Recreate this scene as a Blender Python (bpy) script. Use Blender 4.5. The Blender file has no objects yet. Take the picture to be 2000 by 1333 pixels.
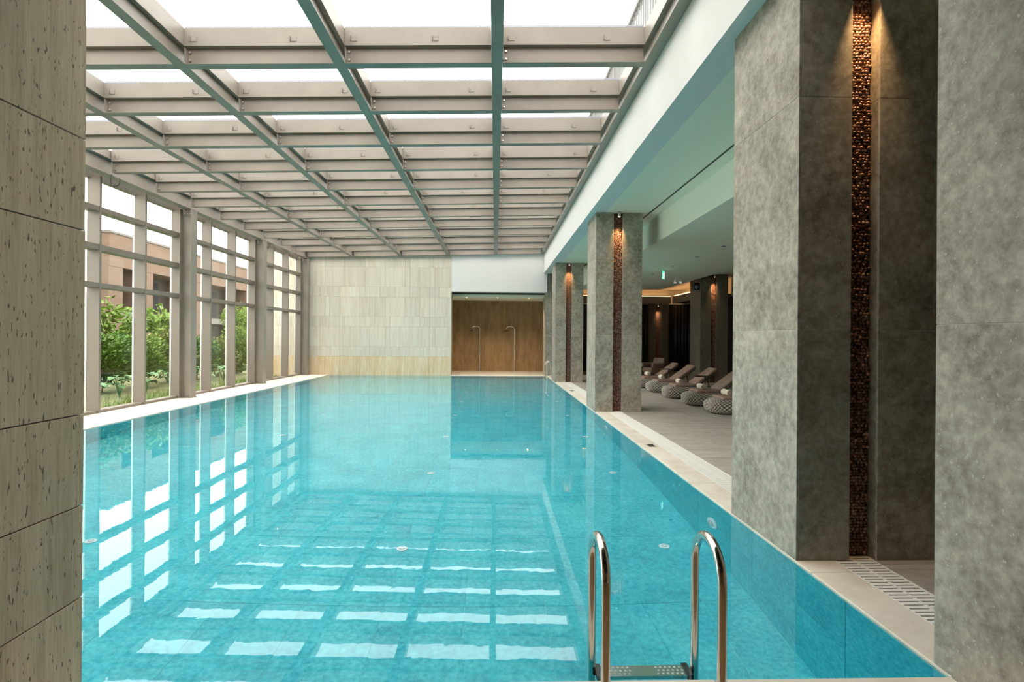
import bpy, math, random
from mathutils import Vector, Matrix, Euler
random.seed(7)
S = bpy.context.scene
COL = S.collection
PI = math.pi

# ------------------------------------------------------------------ camera
cam_d = bpy.data.cameras.new('camera')
cam_d.sensor_width = 36.0
cam_d.lens = 1100.0 / 2000.0 * 36.0
cam_d.shift_y = -5.97 / 2000.0
cam_d.clip_start, cam_d.clip_end = 0.05, 400
cam = bpy.data.objects.new('camera', cam_d)
COL.objects.link(cam)
cam.matrix_world = (Matrix.Translation((0, 0, 1.6)) @ Matrix.Rotation(-0.0299, 4, 'Z')
                    @ Matrix.Rotation(PI / 2, 4, 'X') @ Matrix.Rotation(0.0073, 4, 'Z'))
S.camera = cam

# ------------------------------------------------------------------ overcast sky, exposure
world = bpy.data.worlds.new('overcast_sky')
S.world = world
world.use_nodes = True
wb = world.node_tree.nodes['Background']
wb.inputs[0].default_value = (1.0, 0.955, 0.90, 1)
wb.inputs[1].default_value = 6.6
S.view_settings.view_transform = 'Standard'
S.view_settings.look = 'None'
S.view_settings.gamma = 1
S.view_settings.use_curve_mapping = False
S.view_settings.exposure = 0.0
S.cycles.max_bounces = 14
S.cycles.diffuse_bounces = 6
S.cycles.glossy_bounces = 6
S.cycles.transmission_bounces = 10
S.cycles.transparent_max_bounces = 16

# ------------------------------------------------------------------ material helpers
def new_mat(name):
    m = bpy.data.materials.new(name)
    m.use_nodes = True
    nt = m.node_tree
    return m, nt, nt.nodes['Principled BSDF']

def nd(nt, t, **kw):
    n = nt.nodes.new(t)
    for k, v in kw.items():
        setattr(n, k, v)
    return n

def ramp(nt, fac, stops):
    r = nd(nt, 'ShaderNodeValToRGB')
    e = r.color_ramp.elements
    while len(e) < len(stops):
        e.new(0.5)
    for el, (p, c) in zip(e, stops):
        el.position = p
        el.color = (*c, 1)
    nt.links.new(fac, r.inputs[0])
    return r.outputs[0]

def coords(nt, stretch, per_object=True, local=False):
    L = nt.links.new
    src = nd(nt, 'ShaderNodeTexCoord').outputs['Object'] if local else nd(nt, 'ShaderNodeNewGeometry').outputs['Position']
    if per_object:
        oi = nd(nt, 'ShaderNodeObjectInfo')
        mul = nd(nt, 'ShaderNodeMath', operation='MULTIPLY')
        mul.inputs[1].default_value = 37.0
        L(oi.outputs['Random'], mul.inputs[0])
        add = nd(nt, 'ShaderNodeVectorMath', operation='ADD')
        L(src, add.inputs[0])
        L(mul.outputs[0], add.inputs[1])
        src = add.outputs[0]
    mp = nd(nt, 'ShaderNodeVectorMath', operation='MULTIPLY')
    mp.inputs[1].default_value = stretch
    L(src, mp.inputs[0])
    return mp.outputs[0]

def noise(nt, vec, scale, detail=6, rough=0.6):
    n = nd(nt, 'ShaderNodeTexNoise')
    n.inputs['Scale'].default_value = scale
    n.inputs['Detail'].default_value = detail
    n.inputs['Roughness'].default_value = rough
    nt.links.new(vec, n.inputs['Vector'])
    return n.outputs[0]

def mixc(nt, fac, a, b, mode='MIX'):
    m = nd(nt, 'ShaderNodeMix', data_type='RGBA', blend_type=mode)
    for sock, v in ((m.inputs[0], fac), (m.inputs[6], a), (m.inputs[7], b)):
        if isinstance(v, (int, float)):
            sock.default_value = v
        elif isinstance(v, tuple):
            sock.default_value = (*v, 1)
        else:
            nt.links.new(v, sock)
    return m.outputs[2]

def bump(nt, bsdf, h, strength, dist=0.01):
    b = nd(nt, 'ShaderNodeBump')
    b.inputs['Strength'].default_value = strength
    b.inputs['Distance'].default_value = dist
    nt.links.new(h, b.inputs['Height'])
    nt.links.new(b.outputs[0], bsdf.inputs['Normal'])

def plain(name, col, rough=0.6, metal=0.0, spec=0.5):
    m, nt, b = new_mat(name)
    b.inputs['Base Color'].default_value = (*col, 1)
    b.inputs['Roughness'].default_value = rough
    b.inputs['Metallic'].default_value = metal
    b.inputs['Specular IOR Level'].default_value = spec
    return m

def stone(name, dark, mid, light, scale=3.0, stretch=(1, 1, 1), rough=0.6, bmp=0.15, vary=0.0, fleck=None, pits=None, spec=0.4, local=False, fine=None):
    m, nt, b = new_mat(name)
    L = nt.links.new
    v = coords(nt, stretch, True, local)
    n1 = noise(nt, v, scale)
    c = ramp(nt, n1, [(0.30, dark), (0.5, mid), (0.72, light)])
    h = n1
    if fine:
        n3 = noise(nt, v, fine[0], 5, 0.7)
        c = mixc(nt, fine[1], c, ramp(nt, n3, [(0.33, dark), (0.68, light)]))
        h = n3
    if fleck:
        n2 = noise(nt, coords(nt, (1, 1, 1), True, local), fleck[0], 3, 0.65)
        f = ramp(nt, n2, [(fleck[1], (0, 0, 0)), (fleck[1] + 0.06, (1, 1, 1))])
        c = mixc(nt, f, c, fleck[2])
        h = n2
    if pits:
        n4 = noise(nt, coords(nt, pits[1], True, local), pits[0], 2, 0.5)
        f = ramp(nt, n4, [(pits[2], (1, 1, 1)), (pits[2] + 0.035, (0, 0, 0))])
        c = mixc(nt, f, c, pits[3])
        inv = nd(nt, 'ShaderNodeInvert')
        L(f, inv.inputs[1])
        h = inv.outputs[0]
    if vary:
        oi = nd(nt, 'ShaderNodeObjectInfo')
        mr = nd(nt, 'ShaderNodeMapRange')
        mr.inputs[3].default_value = 1 - vary
        mr.inputs[4].default_value = 1 + vary * 0.6
        L(oi.outputs['Random'], mr.inputs[0])
        hs = nd(nt, 'ShaderNodeHueSaturation')
        L(mr.outputs[0], hs.inputs['Value'])
        L(c, hs.inputs['Color'])
        c = hs.outputs[0]
    L(c, b.inputs['Base Color'])
    b.inputs['Roughness'].default_value = rough
    b.inputs['Specular IOR Level'].default_value = spec
    if bmp:
        bump(nt, b, h, bmp)
    return m

def glass_mat(name, tint):
    m = bpy.data.materials.new(name)
    m.use_nodes = True
    nt = m.node_tree
    nt.nodes.clear()
    L = nt.links.new
    out = nd(nt, 'ShaderNodeOutputMaterial')
    tr = nd(nt, 'ShaderNodeBsdfTransparent')
    tr.inputs[0].default_value = (*tint, 1)
    gl = nd(nt, 'ShaderNodeBsdfGlossy')
    gl.inputs['Roughness'].default_value = 0.02
    lw = nd(nt, 'ShaderNodeLayerWeight')
    lw.inputs[0].default_value = 0.5
    pw = nd(nt, 'ShaderNodeMath', operation='POWER')
    pw.inputs[1].default_value = 5.0
    L(lw.outputs['Facing'], pw.inputs[0])
    fr = nd(nt, 'ShaderNodeMath', operation='MULTIPLY_ADD')
    fr.inputs[1].default_value = 0.96
    fr.inputs[2].default_value = 0.04
    L(pw.outputs[0], fr.inputs[0])
    mx = nd(nt, 'ShaderNodeMixShader')
    L(fr.outputs[0], mx.inputs[0])
    L(tr.outputs[0], mx.inputs[1])
    L(gl.outputs[0], mx.inputs[2])
    L(mx.outputs[0], out.inputs[0])
    return m

def emit(name, col, strength):
    m, nt, b = new_mat(name)
    b.inputs['Base Color'].default_value = (*col, 1)
    b.inputs['Emission Color'].default_value = (*col, 1)
    b.inputs['Emission Strength'].default_value = strength
    return m

def leafy(name, a, b_, rough=0.55):
    m, nt, b = new_mat(name)
    v = coords(nt, (1, 1, 1), False)
    n = noise(nt, v, 9.0, 3, 0.7)
    nt.links.new(ramp(nt, n, [(0.3, a), (0.7, b_)]), b.inputs['Base Color'])
    b.inputs['Roughness'].default_value = rough
    return m

M = {}
M['steel'] = stone('champagne_painted_steel', (.235, .20, .162), (.262, .223, .182), (.29, .249, .204), 1.6, (1, 1, 1), 0.42, 0.0)
M['mullion'] = plain('bronze_grey_aluminium', (.215, .175, .140), 0.4)
M['cap'] = plain('dark_grey_glazing_cap', (.20, .20, .22), 0.35)
M['bolt'] = plain('zinc_bolt', (.55, .53, .50), 0.35, 0.7)
M['roofglass'] = glass_mat('clear_roof_glass', (.93, .95, .96))
M['glass'] = glass_mat('clear_window_glass', (.93, .96, .95))
M['trav'] = stone('pale_travertine', (.52, .44, .33), (.62, .555, .455), (.68, .635, .55), 1.6, (5, 5, .35), 0.45, 0.03, 0.09, fine=(7.0, 0.35))
M['travtan'] = stone('tan_stained_travertine', (.52, .34, .17), (.64, .48, .30), (.74, .64, .49), 1.3, (4, 4, .5), 0.45, 0.03, 0.10, fine=(5.0, 0.3))
M['travdark'] = stone('olive_grey_travertine', (.33, .255, .16), (.47, .385, .255), (.60, .505, .36), 2.2, (7, 7, .4), 0.55, 0.35, 0.08,
                      pits=(58.0, (1.3, 1.3, .40), 0.315, (.13, .10, .06)), fine=(14.0, 0.5))
M['col'] = stone('mottled_grey_limestone', (.135, .112, .082), (.31, .270, .212), (.53, .475, .39), 2.6, (1, 1, 1), 0.5, 0.12, 0.04,
                 fleck=(40.0, 0.635, (.50, .455, .38)), fine=(15.0, 0.55))
M['coldark'] = stone('darker_column_limestone', (.075, .062, .046), (.125, .107, .082), (.19, .168, .135), 1.4, (1, 1, 1), 0.5, 0.12, 0.04,
                     fleck=(48.0, 0.62, (.24, .21, .175)), fine=(17.0, 0.55))  # darker version of the column limestone, used on the lounge columns
M['grout'] = plain('pale_joint', (.46, .43, .37), 0.8)
M['wgrout'] = plain('travertine_joint', (.30, .25, .18), 0.8)
M['pebble'] = stone('brown_pebble', (.05, .018, .012), (.19, .085, .06), (.42, .26, .20), 26.0, (1, 1, 1), 0.22, 0.0, spec=0.7, local=True)
M['recess'] = plain('dark_recess', (.03, .022, .018), 0.8)
M['white'] = plain('white_plaster', (.70, .67, .645), 0.7)
M['ceil'] = plain('white_ceiling_paint', (.83, .81, .67), 0.6)
M['black'] = plain('matt_black', (.012, .012, .012), 0.5)
M['coping'] = stone('cream_limestone_coping', (.56, .495, .40), (.64, .575, .48), (.70, .64, .55), 1.4, (2, 2, 2), 0.5, 0.03, 0.04)
M['deckwhite'] = plain('white_grating_plastic', (.78, .75, .68), 0.5)
M['deck'] = stone('grey_brown_floor_stone', (.27, .235, .195), (.39, .345, .29), (.52, .465, .40), 2.0, (.7, 3.2, 1), 0.42, 0.08, 0.06, fine=(8.0, 0.4))
M['brown'] = stone('brown_gold_stone', (.17, .095, .04), (.27, .165, .075), (.37, .24, .12), 2.2, (2.2, 2.2, .55), 0.4, 0.05, 0.06, fine=(9.0, 0.35))
M['pool'] = stone('turquoise_pool_stone', (.008, .33, .43), (.035, .54, .63), (.15, .75, .81), 2.2, (1, 1, 1), 0.6, 0.0, 0.04, fine=(24.0, 0.62))
M['pgrout'] = plain('pale_turquoise_grout', (.20, .70, .72), 0.8)
M['chrome'] = plain('polished_stainless', (.62, .59, .54), 0.13, 1.0)
M['inlet'] = plain('white_inlet_plastic', (.88, .90, .90), 0.4)
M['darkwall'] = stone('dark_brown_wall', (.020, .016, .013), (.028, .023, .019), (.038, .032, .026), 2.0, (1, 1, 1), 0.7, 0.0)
M['cushion'] = plain('brown_vinyl', (.27, .175, .135), 0.5)
M['towel'] = plain('cream_terry', (.68, .60, .48), 0.9)
M['table'] = plain('bronze_metal', (.10, .065, .045), 0.35, 0.6)
M['led'] = emit('warm_led', (1.0, .50, .20), 7.0)
M['nled'] = emit('niche_led', (1.0, .78, .52), 14.0)
M['lens'] = emit('spot_lens', (1.0, .72, .42), 12.0)
M['exitgreen'] = emit('green_exit_panel', (.08, .55, .32), 1.6)
M['exitwhite'] = emit('white_exit_mark', (.75, .95, .88), 2.0)
M['emerg'] = emit('white_emergency_lens', (.9, .95, .95), 1.6)
M['bldg'] = stone('pink_tan_render', (.125, .078, .054), (.145, .092, .064), (.165, .106, .075), 0.5, (1, 1, 2.5), 0.8, 0.0)
M['bldgdark'] = plain('dark_taupe_panel', (.062, .047, .038), 0.6)
M['bldggrey'] = plain('grey_slab', (.13, .12, .11), 0.7)
M['bglass'] = plain('dark_window_glass', (.05, .05, .055), 0.1)
M['balu'] = plain('pale_grey_bars', (.13, .13, .125), 0.6)
M['lawn'] = stone('dry_lawn', (.10, .12, .04), (.17, .17, .07), (.24, .22, .11), 3.0, (1, 1, 1), 0.9, 0.0)
M['leaf_a'] = leafy('green_leaf', (.02, .085, .006), (.13, .26, .02))
M['leaf_b'] = leafy('yellow_green_leaf', (.06, .15, .012), (.24, .34, .04))
M['leaf_c'] = leafy('blue_green_leaf', (.03, .13, .03), (.13, .27, .07))
M['leaf_d'] = leafy('rusty_green_leaf', (.05, .11, .012), (.24, .24, .05))
M['grass'] = leafy('grass_blade', (.10, .18, .03), (.28, .33, .09))
M['bark'] = plain('pale_bark', (.26, .20, .14), 0.8)

def wicker_mat():
    m, nt, b = new_mat('grey_wicker')
    at = nd(nt, 'ShaderNodeAttribute', attribute_name='strand')
    nt.links.new(ramp(nt, at.outputs['Fac'], [(0.0, (.035, .03, .026)), (0.45, (.20, .18, .155)), (1.0, (.60, .54, .46))]), b.inputs['Base Color'])
    b.inputs['Roughness'].default_value = 0.55
    return m
M['wicker'] = wicker_mat()

def water_mat():
    m = bpy.data.materials.new('clear_pool_water')
    m.use_nodes = True
    nt = m.node_tree
    nt.nodes.clear()
    L = nt.links.new
    out = nd(nt, 'ShaderNodeOutputMaterial')
    g = nd(nt, 'ShaderNodeBsdfGlass')
    g.inputs['Color'].default_value = (.93, .99, 1.0, 1)
    g.inputs['Roughness'].default_value = 0.0
    g.inputs['IOR'].default_value = 1.333
    v = coords(nt, (1, 1, 1), False)
    n = noise(nt, v, 4.0, 3, 0.55)
    b = nd(nt, 'ShaderNodeBump')
    b.inputs['Strength'].default_value = 0.05
    b.inputs['Distance'].default_value = 0.006
    L(n, b.inputs['Height'])
    L(b.outputs[0], g.inputs['Normal'])
    L(g.outputs[0], out.inputs[0])
    return m
M['water'] = water_mat()

# ------------------------------------------------------------------ object helpers
W = {}
def tag(o, label=None, cat=None, group=None, kind=None):
    if label: o['label'] = label
    if cat: o['category'] = cat
    if group: o['group'] = group
    if kind: o['kind'] = kind
    return o

def empty(name, loc=(0, 0, 0), rotz=0.0):
    o = bpy.data.objects.new(name, None)
    COL.objects.link(o)
    o.location = loc
    o.rotation_euler = (0, 0, rotz)
    o.empty_display_size = 0.1
    W[o.name] = Vector(loc)
    return o

class MB:
    def __init__(s):
        s.v, s.f = [], []
    def add(s, vs, fs):
        k = len(s.v)
        s.v += [tuple(q) for q in vs]
        s.f += [tuple(i + k for i in f) for f in fs]
        return s
    def box(s, x0, y0, z0, x1, y1, z1):
        vs = [(x0, y0, z0), (x1, y0, z0), (x1, y1, z0), (x0, y1, z0), (x0, y0, z1), (x1, y0, z1), (x1, y1, z1), (x0, y1, z1)]
        return s.add(vs, [(3, 2, 1, 0), (4, 5, 6, 7), (0, 1, 5, 4), (1, 2, 6, 5), (2, 3, 7, 6), (3, 0, 4, 7)])
    def obox(s, c, size, rot):
        R = Euler(rot).to_matrix()
        c = Vector(c)
        h = [q / 2 for q in size]
        vs = [c + R @ Vector((a * h[0], b * h[1], d * h[2])) for d in (-1, 1) for (a, b) in ((-1, -1), (1, -1), (1, 1), (-1, 1))]
        return s.add(vs, [(3, 2, 1, 0), (4, 5, 6, 7), (0, 1, 5, 4), (1, 2, 6, 5), (2, 3, 7, 6), (3, 0, 4, 7)])
    def bbox(s, x0, y0, z0, x1, y1, z1, b):
        """box with chamfered edges"""
        vs, idx = [], {}
        for i, (X, sx) in enumerate(((x0, 1), (x1, -1))):
            for j, (Y, sy) in enumerate(((y0, 1), (y1, -1))):
                for k, (Z, sz) in enumerate(((z0, 1), (z1, -1))):
                    for a, q in enumerate(((X, Y + sy * b, Z + sz * b), (X + sx * b, Y, Z + sz * b), (X + sx * b, Y + sy * b, Z))):
                        idx[i, j, k, a] = len(vs)
                        vs.append(q)
        fs = []
        for i in (0, 1):
            q = [idx[i, 0, 0, 0], idx[i, 1, 0, 0], idx[i, 1, 1, 0], idx[i, 0, 1, 0]]
            fs.append(q[::-1] if i == 0 else q)
            q = [idx[0, i, 0, 1], idx[0, i, 1, 1], idx[1, i, 1, 1], idx[1, i, 0, 1]]
            fs.append(q[::-1] if i == 0 else q)
            q = [idx[0, 0, i, 2], idx[1, 0, i, 2], idx[1, 1, i, 2], idx[0, 1, i, 2]]
            fs.append(q[::-1] if i == 0 else q)
        for i in (0, 1):
            for j in (0, 1):
                q = [idx[i, j, 0, 0], idx[i, j, 1, 0], idx[i, j, 1, 1], idx[i, j, 0, 1]]
                fs.append(q if (i + j) % 2 else q[::-1])
                q = [idx[i, 0, j, 0], idx[i, 1, j, 0], idx[i, 1, j, 2], idx[i, 0, j, 2]]
                fs.append(q[::-1] if (i + j) % 2 else q)
                q = [idx[0, i, j, 1], idx[1, i, j, 1], idx[1, i, j, 2], idx[0, i, j, 2]]
                fs.append(q if (i + j) % 2 else q[::-1])
        for i in (0, 1):
            for j in (0, 1):
                for k in (0, 1):
                    q = [idx[i, j, k, 0], idx[i, j, k, 1], idx[i, j, k, 2]]
                    fs.append(q if (i + j + k) % 2 == 0 else q[::-1])
        return s.add(vs, fs)
    def tube(s, pts, r, n=12, caps=True):
        pts = [Vector(p) for p in pts]
        rs = r if isinstance(r, (list, tuple)) else [r] * len(pts)
        vs, fs = [], []
        up = None
        for i, p in enumerate(pts):
            t = (pts[min(i + 1, len(pts) - 1)] - pts[max(i - 1, 0)]).normalized()
            if up is None:
                up = Vector((0, 0, 1)) if abs(t.z) < .9 else Vector((0, 1, 0))
            a = (up - t * up.dot(t)).normalized()
            up = a
            b = t.cross(a)
            for k in range(n):
                w = 2 * PI * k / n
                vs.append(p + (a * math.cos(w) + b * math.sin(w)) * rs[i])
        for i in range(len(pts) - 1):
            for k in range(n):
                fs.append((i * n + k, i * n + (k + 1) % n, (i + 1) * n + (k + 1) % n, (i + 1) * n + k))
        if caps:
            fs.append(tuple(range(n))[::-1])
            fs.append(tuple((len(pts) - 1) * n + k for k in range(n)))
        return s.add(vs, fs)
    def lathe(s, prof, n=20, c=(0, 0, 0)):
        vs = [(c[0] + r * math.cos(2 * PI * k / n), c[1] + r * math.sin(2 * PI * k / n), c[2] + z) for r, z in prof for k in range(n)]
        fs = [(i * n + k, i * n + (k + 1) % n, (i + 1) * n + (k + 1) % n, (i + 1) * n + k) for i in range(len(prof) - 1) for k in range(n)]
        fs.append(tuple(range(n))[::-1])
        fs.append(tuple((len(prof) - 1) * n + k for k in range(n)))
        return s.add(vs, fs)
    def ball(s, c, r, R=None, nu=8, nv=5):
        R = R or Matrix.Identity(3)
        c = Vector(c)
        vs = [c + R @ Vector((0, 0, -r[2]))]
        for j in range(1, nv):
            ph = -PI / 2 + PI * j / nv
            for k in range(nu):
                th = 2 * PI * k / nu
                vs.append(c + R @ Vector((r[0] * math.cos(ph) * math.cos(th), r[1] * math.cos(ph) * math.sin(th), r[2] * math.sin(ph))))
        vs.append(c + R @ Vector((0, 0, r[2])))
        fs = [(0, 1 + (k + 1) % nu, 1 + k) for k in range(nu)]
        for j in range(nv - 2):
            for k in range(nu):
                fs.append((1 + j * nu + k, 1 + j * nu + (k + 1) % nu, 1 + (j + 1) * nu + (k + 1) % nu, 1 + (j + 1) * nu + k))
        t = len(vs) - 1
        o = 1 + (nv - 2) * nu
        fs += [(o + k, o + (k + 1) % nu, t) for k in range(nu)]
        return s.add(vs, fs)
    def mesh(s, name, mat, smooth=False, off=(0, 0, 0)):
        me = bpy.data.meshes.new(name)
        ox, oy, oz = off
        me.from_pydata([(x - ox, y - oy, z - oz) for x, y, z in s.v], [], s.f)
        me.materials.append(M[mat] if isinstance(mat, str) else mat)
        if smooth:
            me.polygons.foreach_set('use_smooth', [True] * len(me.polygons))
        me.update()
        return me
    def build(s, name, mat, parent=None, smooth=False):
        """vertices are given in world space; the parent carries no rotation"""
        off = W[parent.name] if parent else (0, 0, 0)
        if not parent:
            xs = [q[0] for q in s.v]; ys = [q[1] for q in s.v]; zs = [q[2] for q in s.v]
            off = ((min(xs) + max(xs)) / 2, (min(ys) + max(ys)) / 2, min(zs))
        o = bpy.data.objects.new(name, s.mesh(name, mat, smooth, off))
        COL.objects.link(o)
        if parent:
            o.parent = parent
        else:
            o.location = off
        W[o.name] = Vector(off)
        return o
    def local(s, name, mat, parent, smooth=False):
        """vertices are given in the parent's own space"""
        o = bpy.data.objects.new(name, s.mesh(name, mat, smooth))
        COL.objects.link(o)
        o.parent = parent
        W[o.name] = W[parent.name].copy()
        return o

def inst(me, name, loc, parent=None, rot=(0, 0, 0), local=False):
    o = bpy.data.objects.new(name, me)
    COL.objects.link(o)
    base = W[parent.name] if (parent and not local) else Vector((0, 0, 0))
    o.location = Vector(loc) - base
    o.rotation_euler = rot
    if parent:
        o.parent = parent
    W[o.name] = Vector(loc)
    return o

def copy_tree(o, parent=None):
    c = o.copy()
    COL.objects.link(c)
    if parent:
        c.parent = parent
    W[c.name] = W[o.name].copy()
    for ch in list(o.children):
        copy_tree(ch, c)
    return c

def box(x0, y0, z0, x1, y1, z1):
    return MB().box(x0, y0, z0, x1, y1, z1)

_tile_cache = {}
def tile_mesh(name, sx, sy, sz, mat, ch=0.003):
    key = (name, round(sx, 3), round(sy, 3), round(sz, 3), mat)
    if key not in _tile_cache:
        _tile_cache[key] = MB().bbox(-sx / 2, -sy / 2, -sz / 2, sx / 2, sy / 2, sz / 2, ch).mesh(name, mat)
    return _tile_cache[key]

# ------------------------------------------------------------------ main dimensions (metres)
XR, XL, YN, YF, DEP = 2.185, -6.95, 2.62, 23.90, 1.45
ROWS = [2.77 + 1.5 * k for k in range(15)]        # structural grid along the pool
XGL = -8.33                                        # glass line
ZSOF = 4.366

# ------------------------------------------------------------------ pool basin
pb = empty('pool_basin', ((XR + XL) / 2, (YN + YF) / 2, -DEP))
tag(pb, 'long rectangular pool basin lined with turquoise stone tiles', 'pool', kind='structure')
g = .003
MB().box(XL - .25, YN - .25, -DEP - .25, XR + .25, YF + .25, -DEP - g).build('basin_floor', 'pgrout', pb)
box(XL - .25, YN - .25, -DEP - g, XL - g, YF + .25, -.06).build('basin_side', 'pgrout', pb)
box(XR + g, YN - .25, -DEP - g, XR + .25, YF + .25, -.06).build('basin_side', 'pgrout', pb)
box(XL - g, YN - .25, -DEP - g, XR + g, YN - g, -.06).build('basin_side', 'pgrout', pb)
box(XL - g, YF + g, -DEP - g, XR + g, YF + .25, -.06).build('basin_side', 'pgrout', pb)
TX, TY, GAP = 0.667, 1.27, 0.005
def spans(a, b, step, start):
    cuts = [a]
    x = start
    while x - step > a + .05: x -= step
    while x < b - .05:
        if x > a + .05: cuts.append(x)
        x += step
    cuts.append(b)
    return list(zip(cuts[:-1], cuts[1:]))
xs_p = spans(XL, XR, TX, -0.235)
ys_p = spans(YN, YF, TY, 4.70)
for a, b in xs_p:
    for c, d in ys_p:
        inst(tile_mesh('floor_tile', b - a - GAP, d - c - GAP, g, 'pool'), 'floor_tile', ((a + b) / 2, (c + d) / 2, -DEP - g / 2), pb)
for z0, z1 in ((-DEP, -.73), (-.73, -.03)):
    for c, d in ys_p:
        for X in (XR + g / 2, XL - g / 2):
            inst(tile_mesh('wall_tile', g, d - c - GAP, z1 - z0 - GAP, 'pool'), 'wall_tile', (X, (c + d) / 2, (z0 + z1) / 2), pb)
    for a, b in spans(XL, XR, TY, -0.235):
        for Y in (YN - g / 2, YF + g / 2):
            inst(tile_mesh('wall_tile', b - a - GAP, g, z1 - z0 - GAP, 'pool'), 'wall_tile', ((a + b) / 2, Y, (z0 + z1) / 2), pb)

wat = MB().add([(XL - .01, YN - .01, -.015), (XR + .01, YN - .01, -.015), (XR + .01, YF + .01, -.015), (XL - .01, YF + .01, -.015)], [(0, 1, 2, 3)]).build('pool_water', 'water')
tag(wat, 'still clear water filling the turquoise pool to its brim', 'water', kind='stuff')

# inlets on the pool floor and lamps on the pool wall
def inlet(loc, rot, label, name, r):
    root = empty(name, loc)
    root.rotation_euler = rot
    MB().lathe([(r, 0), (r, .012), (r * .86, .022), (r * .80, .018), (r * .62, .018), (r * .56, .024), (r * .2, .028)], 24).local('cover', 'inlet', root, True)
    gr = MB().tube([(r * .42 * math.cos(2 * PI * k / 16), r * .42 * math.sin(2 * PI * k / 16), .026) for k in range(17)], r * .05, 6, False)
    gr.local('slot_ring', 'cap', root)
    return tag(root, label, 'pool fitting')
ordw = ['nearest', 'second', 'third', 'fourth', 'fifth', 'sixth', 'seventh', 'farthest']
for X, side in ((-.925, 'middle'), (1.745, 'right'), (-4.0, 'left')):
    for k in range(7):
        Y = 5.715 + 2.53 * k
        if side == 'left' and k > 4: continue
        tag(inlet((X, Y, -DEP), (0, 0, 0), f'round white inlet on the pool floor, {ordw[k]} from the near ladder in the {side} row', 'floor_inlet', .056), group='inlets on the pool floor')
for k, Y in enumerate((5.55, 10.96, 16.4)):
    tag(inlet((XR - .001, Y, -.70), (0, -PI / 2, 0), f'round white lamp in the right pool wall, {ordw[k]} from the near ladder', 'pool_wall_lamp', .12), group='lamps in the pool wall')

# ------------------------------------------------------------------ copings, gratings, floors
def slabs(root, name, x0, x1, y0, y1, n_len, mat, top=0.0, th=.05, along='y'):
    if along == 'y':
        n = max(1, round((y1 - y0) / n_len))
        st = (y1 - y0) / n
        me = tile_mesh(name, x1 - x0 - .002, st - .003, th, mat)
        for k in range(n):
            inst(me, name, ((x0 + x1) / 2, y0 + st * (k + .5), top - th / 2), root)
    else:
        n = max(1, round((x1 - x0) / n_len))
        st = (x1 - x0) / n
        me = tile_mesh(name, st - .003, y1 - y0 - .002, th, mat)
        for k in range(n):
            inst(me, name, (x0 + st * (k + .5), (y0 + y1) / 2, top - th / 2), root)

cop = empty('pool_coping', (XR, YN, 0))
tag(cop, 'cream limestone coping around the pool edge', 'coping', kind='structure')
box(XR + .01, YN, -.12, 2.48, 24.1, -.052).build('bed', 'coping', cop)
box(XGL - .1, YN, -.12, XL - .01, YF + .3, -.052).build('bed', 'coping', cop)
box(XL - .3, 2.2, -.12, XR + .3, YN - .01, -.052).build('bed', 'coping', cop)
slabs(cop, 'coping_slab', XR, 2.475, YN, 24.1, 1.2, 'coping')
slabs(cop, 'coping_slab', -7.27, XL, YN, YF, 1.2, 'coping')
slabs(cop, 'coping_slab', XGL, -7.57, YN, YF, 1.2, 'coping')
slabs(cop, 'coping_slab', XL, XR, 2.28, YN, 1.2, 'coping', along='x')
slabs(cop, 'coping_slab', -1.86, XR, YF, 24.2, 1.2, 'coping', along='x')

def grating(x0, x1, y0, y1, label, singles):
    root = empty('drain_grating', ((x0 + x1) / 2, y0, -.03))
    tag(root, label, 'drain', 'overflow gratings')
    box(x0, y0, -.11, x1, y1, -.07).build('channel', 'black', root)
    box(x0, y0, -.07, x0 + .012, y1, -.002).build('frame_rail', 'deckwhite', root)
    box(x1 - .012, y0, -.07, x1, y1, -.002).build('frame_rail', 'deckwhite', root)
    st = .045
    bar = tile_mesh('grate_bar', x1 - x0 - .026, .031, .022, 'deckwhite', .002)
    n = int((y1 - y0) / st)
    rest = MB()
    for k in range(n):
        yy = y0 + st * (k + .5)
        if k < singles:
            inst(bar, 'grate_bar', ((x0 + x1) / 2, yy, -.013), root)
        else:
            rest.box(x0 + .013, yy - .017, -.024, x1 - .013, yy + .017, -.002)
    box((x0 + x1) / 2 - .012, y0, -.028, (x0 + x1) / 2 + .012, y1, -.004).build('spine', 'deckwhite', root)
    tag(rest.build('far_grate_bars', 'deckwhite', root), kind='stuff')
grating(2.475, 2.775, YN, 24.1, 'long white slotted drain grating between coping and lounge floor', 260)
grating(-7.57, -7.27, YN, YF, 'long white slotted drain grating below the glass wall', 0)

fl = empty('floor', (2.775, YN, 0))
tag(fl, 'grey brown stone tiled floor of the lounge beside the pool', 'floor', kind='structure')
box(2.775, -6, -.2, 11.2, 29.0, -.02).build('screed', 'grout', fl)
DX, DY = .60, 1.20
nx, ny = int((11.0 - 2.775) / DX) + 1, 21
dm = tile_mesh('deck_tile', DX - .004, DY - .004, .02, 'deck', .001)
for i in range(nx):
    for j in range(ny):
        inst(dm, 'deck_tile', (2.775 + DX * (i + .5), 2.75 + DY * (j + .5), -.01), fl)
fl2 = box(-9, -6, -.2, 2.775, 2.28, 0).build('floor', 'brown')
tag(fl2, 'stone floor of the lobby behind the near pool edge', 'floor', kind='structure')
fl3 = empty('floor', (0, YF + .3, 0))
tag(fl3, 'brown stone floor of the shower niche', 'floor', kind='structure')
box(-2.4, 24.2, -.2, 2.4, 27.5, -.02).build('screed', 'grout', fl3)
nm = tile_mesh('deck_tile', .794, 1.09, .02, 'deck', .001)
for i in range(6):
    for j in range(3):
        inst(nm, 'deck_tile', (-2.4 + .8 * (i + .5), 24.2 + 1.1 * (j + .5), -.01), fl3)

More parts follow.
